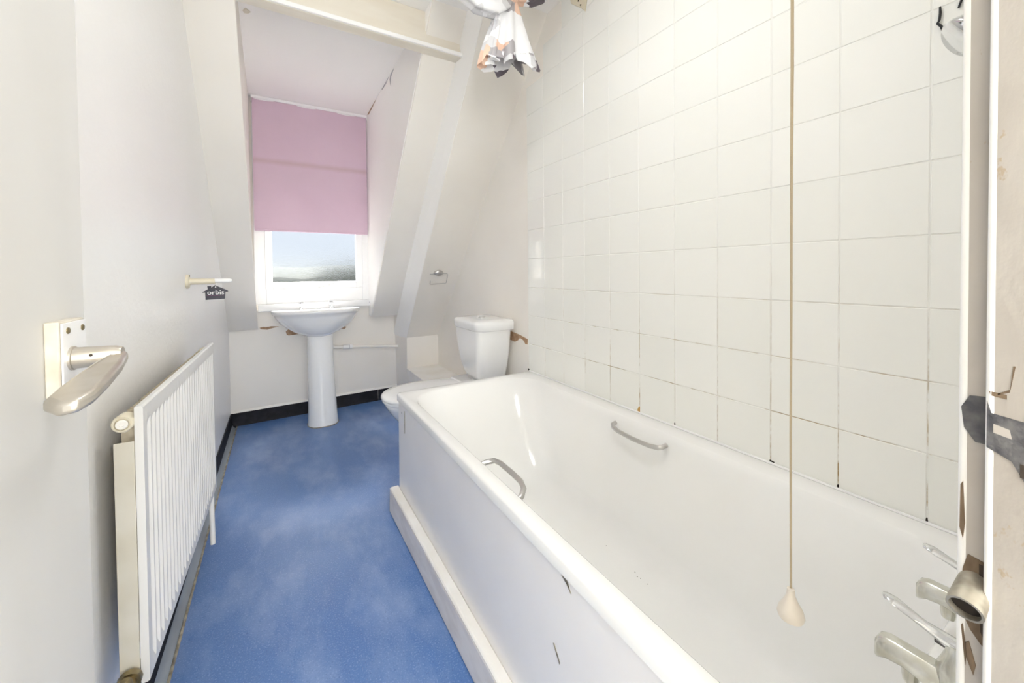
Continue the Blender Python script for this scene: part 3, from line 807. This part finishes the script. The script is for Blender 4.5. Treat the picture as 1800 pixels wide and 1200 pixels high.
# ------------------------------------------------------------------ door stop peg with a key tag on it
ds = thing('door_stop', (-0.25, 1.918, 1.035), 'cream peg with a white tip on the left wall', 'door stop')
obj('rose', MB().lathe((XL - .001, 1.918, 1.035), (1, 0, 0), [(0, .027), (.006, .027), (.010, .024), (.012, .014)], 24), 'cream', ds)
obj('rod', MB().lathe((XL, 1.918, 1.035), (1, 0, 0), [(.008, .0135), (.014, .0120), (.082, .0108), (.086, .0108), (.088, .009)], 18), 'cream', ds)
obj('tip', MB().lathe((XL, 1.918, 1.037), (1, 0, 0), [(.084, .0085), (.125, .0085), (.137, .0075), (.142, .004)], 16), 'white_rubber', ds)
obj('screw', MB().lathe((XL + .009, 1.913, 1.056), (1, 0, 0), [(0, .003), (.003, .003)], 8), 'brass', ds)
kt = thing('key_tag', (-0.211, 1.900, 0.962), 'black house-shaped tag hanging from the wall peg', 'tag')
hx = [(-.033, -.030), (.028, -.028), (.030, .0), (.0385, .001), (.037, .005), (-.003, .026), (-.0145, .0175), (-.015, .023), (-.027, .0225), (-.026, .011), (-.043, .0005), (-.041, -.001), (-.034, -.001)]
obj('plate', MB().prism([(-0.2085 + a, 1.904, 0.9935 + b) for a, b in hx], (0, .0018, 0)), 'tag', kt, smooth=False)
obj('eyelet', MB().lathe((-0.2095, 1.9042, 1.0125), (0, -1, 0), [(0, .0023), (.0008, .0023)], 12), 'lettering', kt)
obj('loop', MB().tube([(-0.2095 + .012 * math.sin(a) * .25, 1.905 + .014 * (1 - math.cos(a)) , 1.0295 - .018 * math.cos(a)) for a in (2 * math.pi * k / 16 for k in range(17))], .0007, 6), 'lettering', kt)
obj('underline', MB().box(-0.238, -0.183, 1.9034, 1.9041, 0.9785, 0.9800), 'purple', kt, smooth=False)
tx = bpy.data.curves.new('lettering', 'FONT')
tx.body = 'orbis'
tx.size = 0.0265
tx.align_x = 'CENTER'
tx.extrude = 0.0003
tx.materials.append(M['lettering'])
to = bpy.data.objects.new('lettering', tx)
COL.objects.link(to)
to.parent = kt
to.location = Vector((-0.2095, 1.9036, 0.9835)) - ORG[kt.name]
to.rotation_euler = (math.radians(90), 0, 0)
bpy.context.view_layer.update()
lm = bpy.data.meshes.new_from_object(to.evaluated_get(bpy.context.evaluated_depsgraph_get()))
lo = bpy.data.objects.new('printed_word', lm)
COL.objects.link(lo)
lo.parent = kt
lo.location, lo.rotation_euler = to.location, to.rotation_euler
bpy.data.objects.remove(to)

# ------------------------------------------------------------------ wash basin on pedestal
wb = thing('wash_basin', (0.245, 3.10, 0), 'white pedestal wash basin under the window', 'basin')
BX, BYB = 0.237, 3.338
def dring(a, yf, yb, z, n=40, e=2.3):
    """D-shaped ring: straight back at yb, rounded front reaching yf"""
    out = []
    for k in range(n):
        th = 2 * math.pi * k / n
        c, s = math.cos(th), math.sin(th)
        x = a * math.copysign(abs(c) ** (2 / e), c)
        s2_ = math.copysign(abs(s) ** (2 / e), s)
        ym = yb - (yb - yf) * .40
        y = ym + ((yb - ym) * s2_ if s > 0 else (ym - yf) * s2_)
        out.append((BX + x, y, z + max(0, BYB - y) * .05 * min(1, max(0, (z - .63) / .15))))
    return out
ZB = 0.797
bowl = [dring(.070, 3.00, 3.20, .628), dring(.100, 2.975, 3.24, .634), dring(.150, 2.945, 3.30, .654), dring(.200, 2.915, BYB, .684), dring(.236, 2.890, BYB, .716), dring(.259, 2.872, BYB, .748), dring(.270, 2.862, BYB, .768),
        dring(.276, 2.856, BYB, .771), dring(.282, 2.850, BYB, .779), dring(.283, 2.849, BYB, .789), dring(.279, 2.854, BYB, ZB), dring(.266, 2.868, BYB - .012, ZB + .001), dring(.235, 2.885, 3.215, ZB - .006), dring(.215, 2.905, 3.195, ZB - .05), dring(.15, 2.95, 3.15, ZB - .12), dring(.05, 3.02, 3.09, ZB - .14)]
obj('bowl', MB().loft(bowl), 'ceramic', wb, angle=60)
def pring(hw, yf, yb, z, n=28):
    return [(BX + .012 + .010 * (1 - min(1, z / .5)) + hw * math.copysign(abs(math.cos(t)) ** .8, math.cos(t)), (yf + yb) / 2 + (yb - yf) / 2 * math.copysign(abs(math.sin(t)) ** .8, math.sin(t)), z) for t in (2 * math.pi * k / n for k in range(n))]
ped = [pring(.098, 2.985, 3.20, 0.0), pring(.098, 2.985, 3.20, 0.012), pring(.093, 2.993, 3.19, 0.10), pring(.086, 3.003, 3.18, 0.30), pring(.083, 3.005, 3.18, 0.50), pring(.083, 3.003, 3.18, 0.61), pring(.086, 3.000, 3.18, 0.655)]
obj('pedestal', MB().loft(ped), 'ceramic', wb, angle=60)
obj('base_sealant', MB().loft([pring(.102, 2.980, 3.205, 0.0), pring(.097, 2.986, 3.20, 0.006)]), 'sealant', wb)
def basin_tap(x, y):
    t = obj('tap', MB().lathe((x, y, ZB - .004), (0, 0, 1), [(0, .019), (.005, .019), (.008, .013), (.032, .012), (.036, .015), (.042, .015)], 16), 'chrome', wb)
    obj('spout', MB().tube([(x, y, ZB + .022), (x, y - .03, ZB + .026), (x, y - .062, ZB + .020), (x, y - .072, ZB + .010)], [.009, .009, .008, .007], 10), 'chrome', t)
    obj('handle', MB().lathe((x, y, ZB + .038), (0, 0, 1), [(0, .014), (.004, .017), (.016, .017), (.022, .014), (.024, .007)], 8), 'chrome', t)
basin_tap(0.142, 3.235)
basin_tap(0.338, 3.235)
obj('plug_knob', MB().lathe((0.015, 3.05, ZB - .001), (0, 0, 1), [(0, .010), (.005, .009), (.008, .005)], 12), 'strike', wb)
# waste pipe along the wall
wp = thing('waste_pipe', (0.62, 3.35, 0.47), 'white painted pipe between the basin and the corner', 'pipe')
obj('pipe', MB().tube([(0.30, 3.335, .494), (0.60, 3.345, .467), (0.872, 3.358, .441)], .0125, 12), 'pipe_paint', wp)
cpl = obj('coupling', MB().tube([(0.430, 3.3395, .482), (0.475, 3.3408, .4785)], .0185, 14), 'white_plastic', wp)
obj('coupling_nut', MB().tube([(0.478, 3.341, .478), (0.498, 3.3415, .476)], .0185, 12), 'white_plastic', wp)
obj('coupling_ring', MB().tube([(0.4745, 3.3408, .4788), (0.4785, 3.341, .478)], .0160, 12), 'flake', wp)

# ------------------------------------------------------------------ toilet
wc = thing('toilet', (0.80, 2.085, 0), 'white close-coupled toilet beyond the bath end', 'toilet')
TY = 2.085
def oring(xf, xb, hb, z, n=40, e=2.2, bw=0.8):
    """egg-shaped ring: round nose at xf, squarer back at xb"""
    out = []
    xm = xf + (xb - xf) * .52
    for k in range(n):
        th = 2 * math.pi * k / n
        c, s = math.cos(th), math.sin(th)
        if c < 0:
            x = xm + (xm - xf) * -abs(c) ** (2 / e)
            y = hb * math.copysign(abs(s) ** (2 / e), s)
        else:
            x = xm + (xb - xm) * abs(c) ** .6
            y = hb * (1 - (1 - bw) * abs(c)) * math.copysign(abs(s) ** .6, s)
        out.append((x, TY + y, z * .958))
    return out
obj('bowl', MB().loft([oring(.60, 1.12, .105, 0), oring(.60, 1.12, .105, .03), oring(.615, 1.10, .095, .12), oring(.59, 1.06, .105, .20), oring(.545, 1.02, .135, .27), oring(.500, .99, .162, .33), oring(.474, .965, .176, .372), oring(.466, .955, .180, .392), oring(.470, .95, .176, .400)]), 'ceramic', wc, angle=60)
obj('shelf', MB().loft([rrect(.90, 1.15, TY - .13, TY + .13, .32, .03), rrect(.88, 1.15, TY - .17, TY + .17, .37, .03), rrect(.88, 1.15, TY - .17, TY + .17, .418, .03), rrect(.89, 1.145, TY - .16, TY + .16, .428, .03)]), 'ceramic', wc, angle=60)
obj('seat_ring', MB().loft([oring(.460, .925, .182, .401), oring(.455, .925, .186, .405), oring(.455, .925, .186, .415), oring(.459, .922, .183, .418)]), 'seat', wc, angle=60)
obj('seat_lid', MB().loft([oring(.454, .930, .187, .4195), oring(.449, .930, .190, .423), oring(.450, .930, .190, .432), oring(.458, .925, .184, .440), oring(.50, .90, .15, .446), oring(.60, .84, .08, .449)]), 'seat', wc, angle=70)
for dy in (-.075, .075):
    obj('hinge', MB().lathe((0.925, TY + dy - .02, .415), (0, 1, 0), [(0, .012), (.04, .012)], 12), 'seat', wc)
cis = obj('cistern', MB().loft([rrect(.985, 1.135, TY - .10, TY + .10, .424, .04), rrect(.955, 1.138, TY - .120, TY + .118, .470, .04), rrect(.938, 1.140, TY - .140, TY + .134, .53, .04),
     rrect(.930, 1.142, TY - .152, TY + .146, .60, .036), rrect(.927, 1.144, TY - .161, TY + .166, .68, .034), rrect(.926, 1.145, TY - .166, TY + .176, .738, .034)]), 'ceramic', wc, angle=60)
def lring(g, z):
    return rrect(.918 - g, 1.150 + g * .2, TY - .177 - g, TY + .192 + g, z, [.012, .055, .055, .012], 8)
ld = obj('cistern_lid', MB().loft([lring(-.004, .733), lring(0, .738), lring(.002, .768), lring(.001, .780), lring(-.008, .789), lring(-.06, .792)]), 'ceramic', cis, angle=60)
obj('flush_button', MB().lathe((1.03, TY, .790), (0, 0, 1), [(0, .021), (.005, .021), (.007, .018), (.007, .002)], 20), 'chrome', cis)

# ------------------------------------------------------------------ toilet roll holder on the slope
nrm = Vector((0, -1.12, -1)).normalized()
upv = Vector((0, -1, 1.12)).normalized()
def on2(x, y, off=0.0):
    q = Vector((x, y, s2(y))) + nrm * off
    return tuple(q)
th = thing('toilet_roll_holder', on2(1.0, 2.74), 'chrome toilet roll holder on the sloping ceiling', 'toilet roll holder')
def lens(cx, cyv, w, h, off, n=20):
    c = Vector(on2(cx, cyv, off))
    return [tuple(c + Vector((1, 0, 0)) * w * math.cos(2 * math.pi * k / n) + upv * h * math.sin(2 * math.pi * k / n) * (1 - .25 * abs(math.cos(2 * math.pi * k / n)))) for k in range(n)]
obj('back_plate', MB().loft([lens(1.0, 2.722, .037, .026, -.001), lens(1.0, 2.722, .037, .026, .006), lens(1.0, 2.722, .030, .021, .014), lens(1.0, 2.722, .012, .008, .018)]), 'satin', th, angle=60)
def onp(x, dz, off):
    q = Vector(on2(x, 2.722, off)) + upv * dz
    return tuple(q)
obj('wire_arm', MB().tube([onp(.935, -.004, .012), onp(1.0, -.002, .012), onp(1.045, .004, .014), onp(1.060, .004, .017), onp(1.0665, -.006, .019), onp(1.073, -.078, .022), onp(1.072, -.084, .022), onp(1.066, -.088, .022), onp(.955, -.096, .022), onp(.951, -.093, .022), onp(.947, -.062, .022)], .0026, 8), 'satin', th)

# ------------------------------------------------------------------ shower curtain and its rail
YC = 1.40
rl = thing('curtain_rail', (0.80, YC, 2.285), 'white shower curtain rail high over the bath end', 'curtain rail')
obj('rail', MB().tube([(1.152, 1.36, 2.290), (0.62, YC, 2.290), (0.50, 1.38, 2.290), (0.46, 1.30, 2.290), (0.455, 0.30, 2.290), (0.455, .082, 2.290)], .011, 10), 'white_plastic', rl)
fl = obj('wall_flange', MB().prism([(1.158, 1.412, 2.318), (1.158, 1.295, 2.318), (1.158, 1.289, 2.239), (1.158, 1.303, 2.176), (1.158, 1.330, 2.205), (1.158, 1.395, 2.262)], (-.006, 0, 0)), 'cream', rl, bev=.0015)
for y, z in ((1.330, 2.218), (1.345, 2.245)):
    obj('screw', MB().lathe((1.152, y, z), (-1, 0, 0), [(0, .004), (.002, .003)], 8), 'dark_gap', fl)
cu = MB()
def star(c, rx, ry, k, amp, ph, n=48, tilt=0):
    out = []
    for i in range(n):
        a = 2 * math.pi * i / n
        q = 1 + amp * math.sin(k * a + ph)
        out.append((c[0] + rx * q * math.cos(a), c[1] + ry * q * math.sin(a), c[2] + tilt * math.cos(a)))
    return out
# hanging tail below the knot
tail = []
for i in range(12):
    t = i / 11
    zc = 2.175 - .268 * t
    xc = .832 - .004 * math.sin(3 * t)
    tail.append(star((xc, YC, zc), .030 + .082 * t ** .85, .022 + .030 * t, 7, .10 + .28 * t, .6 + 1.2 * t, tilt=.018 * t))
for k, z in enumerate(tail[-1]):
    tail[-1][k] = (z[0], z[1], z[2] + .022 * math.sin(k * .9) + .008 * math.sin(k * 2.3))
cu.loft(tail, True, False)
# small loose fold on the tail's left
cu.loft([star((.775 - .03 * t, YC - .02, 2.10 - .20 * t), .012 + .012 * t, .012, 3, .3, t) for t in (0, .25, .5, .75, 1)])
# swag from the rail down and back up to the knot
sw = [(.560, YC, 2.272), (.585, YC - .01, 2.215), (.625, YC - .02, 2.150), (.685, YC - .025, 2.112), (.745, YC - .025, 2.112), (.795, YC - .015, 2.145), (.832, YC, 2.185)]
rr = [.030, .042, .050, .052, .048, .040, .024]
def swag(path, rad, ph):
    P = [Vector(q) for q in path]
    rg = []
    for i, q in enumerate(P):
        t = (P[min(i + 1, len(P) - 1)] - P[max(i - 1, 0)]).normalized()
        u = Vector((0, 1, 0)); w = t.cross(u).normalized()
        ring = []
        for k in range(40):
            a = 2 * math.pi * k / 40
            r = rad[i] * (1 + .16 * math.sin(6 * a + ph + i * .5))
            ring.append(q + u * (r * .8 * math.cos(a)) + w * (r * math.sin(a)))
        rg.append(ring)
    cu.loft(rg)
swag(sw, rr, 0)
swag([(.835, YC, 2.190), (.870, YC - .01, 2.195), (.925, YC - .01, 2.215), (.985, YC, 2.250), (1.01, YC - .003, 2.268)], [.026, .032, .038, .034, .026], 2)
# the knot
cu.loft([star((.834 + .0, YC - .01, 2.150 + .06 * t), .036 * math.sin(math.pi * (.15 + .7 * t)), .036 * math.sin(math.pi * (.15 + .7 * t)), 5, .12, 4 * t) for t in [i / 8 for i in range(9)]])
tag(obj('shower_curtain', cu, 'curtain', loc=(.82, YC, 1.90), angle=70), 'knotted white shower curtain with grey and peach print', 'curtain')

# ------------------------------------------------------------------ pull cord
pc = thing('pull_cord', (0.560, 0.248, 0.60), 'beige light pull cord hanging over the bath', 'pull cord')
pth = [(.580, .258, ZC), (.568, .251, 1.402), (.5685, .251, 1.32), (.563, .249, 1.20), (.5625, .2485, 1.0), (.561, .248, .85), (.560, .247, .72), (.5605, .2468, .645)]
obj('cord', MB().tube(pth, [.0020, .0020, .0020, .0017, .0015, .0014, .0014, .0014], 8), 'cord', pc)
obj('knob', MB().lathe((.5605, .2468, .650), (0, 0, -1), [(0, .0028), (.001, .0042), (.010, .0050), (.018, .0085), (.027, .0135), (.034, .0152), (.038, .0140), (.041, .009), (.042, .001)], 24), 'pullknob', pc)
obj('ceiling_switch', MB().lathe((.580, .258, ZC), (0, 0, -1), [(0, .042), (.010, .042), (.030, .036), (.034, .030), (.035, .004)], 24), 'white_plastic', pc)

# ------------------------------------------------------------------ shower handset and loose black flex
sh = thing('hand_shower', (1.08, 0.17, 1.40), 'chrome shower head half hidden by the door frame', 'shower')
obj('head', MB().lathe((1.064, 0.190, 1.476), (-.45, .62, -.55), [(-.030, .010), (-.022, .020), (-.008, .034), (.004, .039), (.010, .039), (.013, .036), (.013, .003)], 28), 'chrome', sh, angle=50)
obj('handle', MB().tube([(1.072, .178, 1.488), (1.095, .150, 1.494), (1.112, .128, 1.470), (1.116, .124, 1.36)], [.012, .013, .012, .010], 14), 'chrome', sh)
obj('wall_holder', MB().tube([(1.112, .13, 1.45), (1.118, .10, 1.45), (1.12, Y_NEAR - .002, 1.45)], [.016, .013, .020], 14), 'chrome', sh)
def flex(pts, lab):
    tag(obj('black_flex', MB().tube(pts, [.0016] + [.0022] * (len(pts) - 2) + [.0016], 8), 'black', loc=pts[-1]), lab, 'cable')
xx = XT - .004
flex([(xx, .245, 1.585), (xx, .2445, 1.572), (xx, .246, 1.558), (xx, .2485, 1.554), (xx, .243, 1.545), (xx, .240, 1.533), (xx, .238, 1.520), (xx, .2365, 1.508)], 'short kinked black flex beside the shower head')
flex([(xx, .212, 1.600), (xx, .2155, 1.583), (xx, .220, 1.568)], 'stub of black flex above the shower head')

# ------------------------------------------------------------------ lamps
def ceiling_lamp(name, loc, watts, label):
    lp = thing(name, loc, label, 'lamp')
    x, y, z = loc
    obj('base', MB().lathe(loc, (0, 0, -1), [(0, .10), (.018, .10), (.022, .095)], 28), 'white_plastic', lp)
    obj('diffuser', MB().lathe(loc, (0, 0, -1), [(.020, .13), (.035, .135), (.055, .125), (.072, .09), (.080, .04), (.082, .004)], 32), 'opal', lp)
    ld_ = bpy.data.lights.new(name + '_light', 'AREA')
    ld_.shape = 'DISK'; ld_.size = 0.26
    ld_.energy = watts
    ld_.color = (0.98, 1.0, 0.985)
    ob = bpy.data.objects.new(name + '_light', ld_)
    COL.objects.link(ob)
    ob.parent = lp
    ob.location = (0, 0, -0.088)
ceiling_lamp('ceiling_lamp', (0.46, 0.72, ZC), BATH_LAMP_W, 'round opal ceiling lamp over the bathroom')
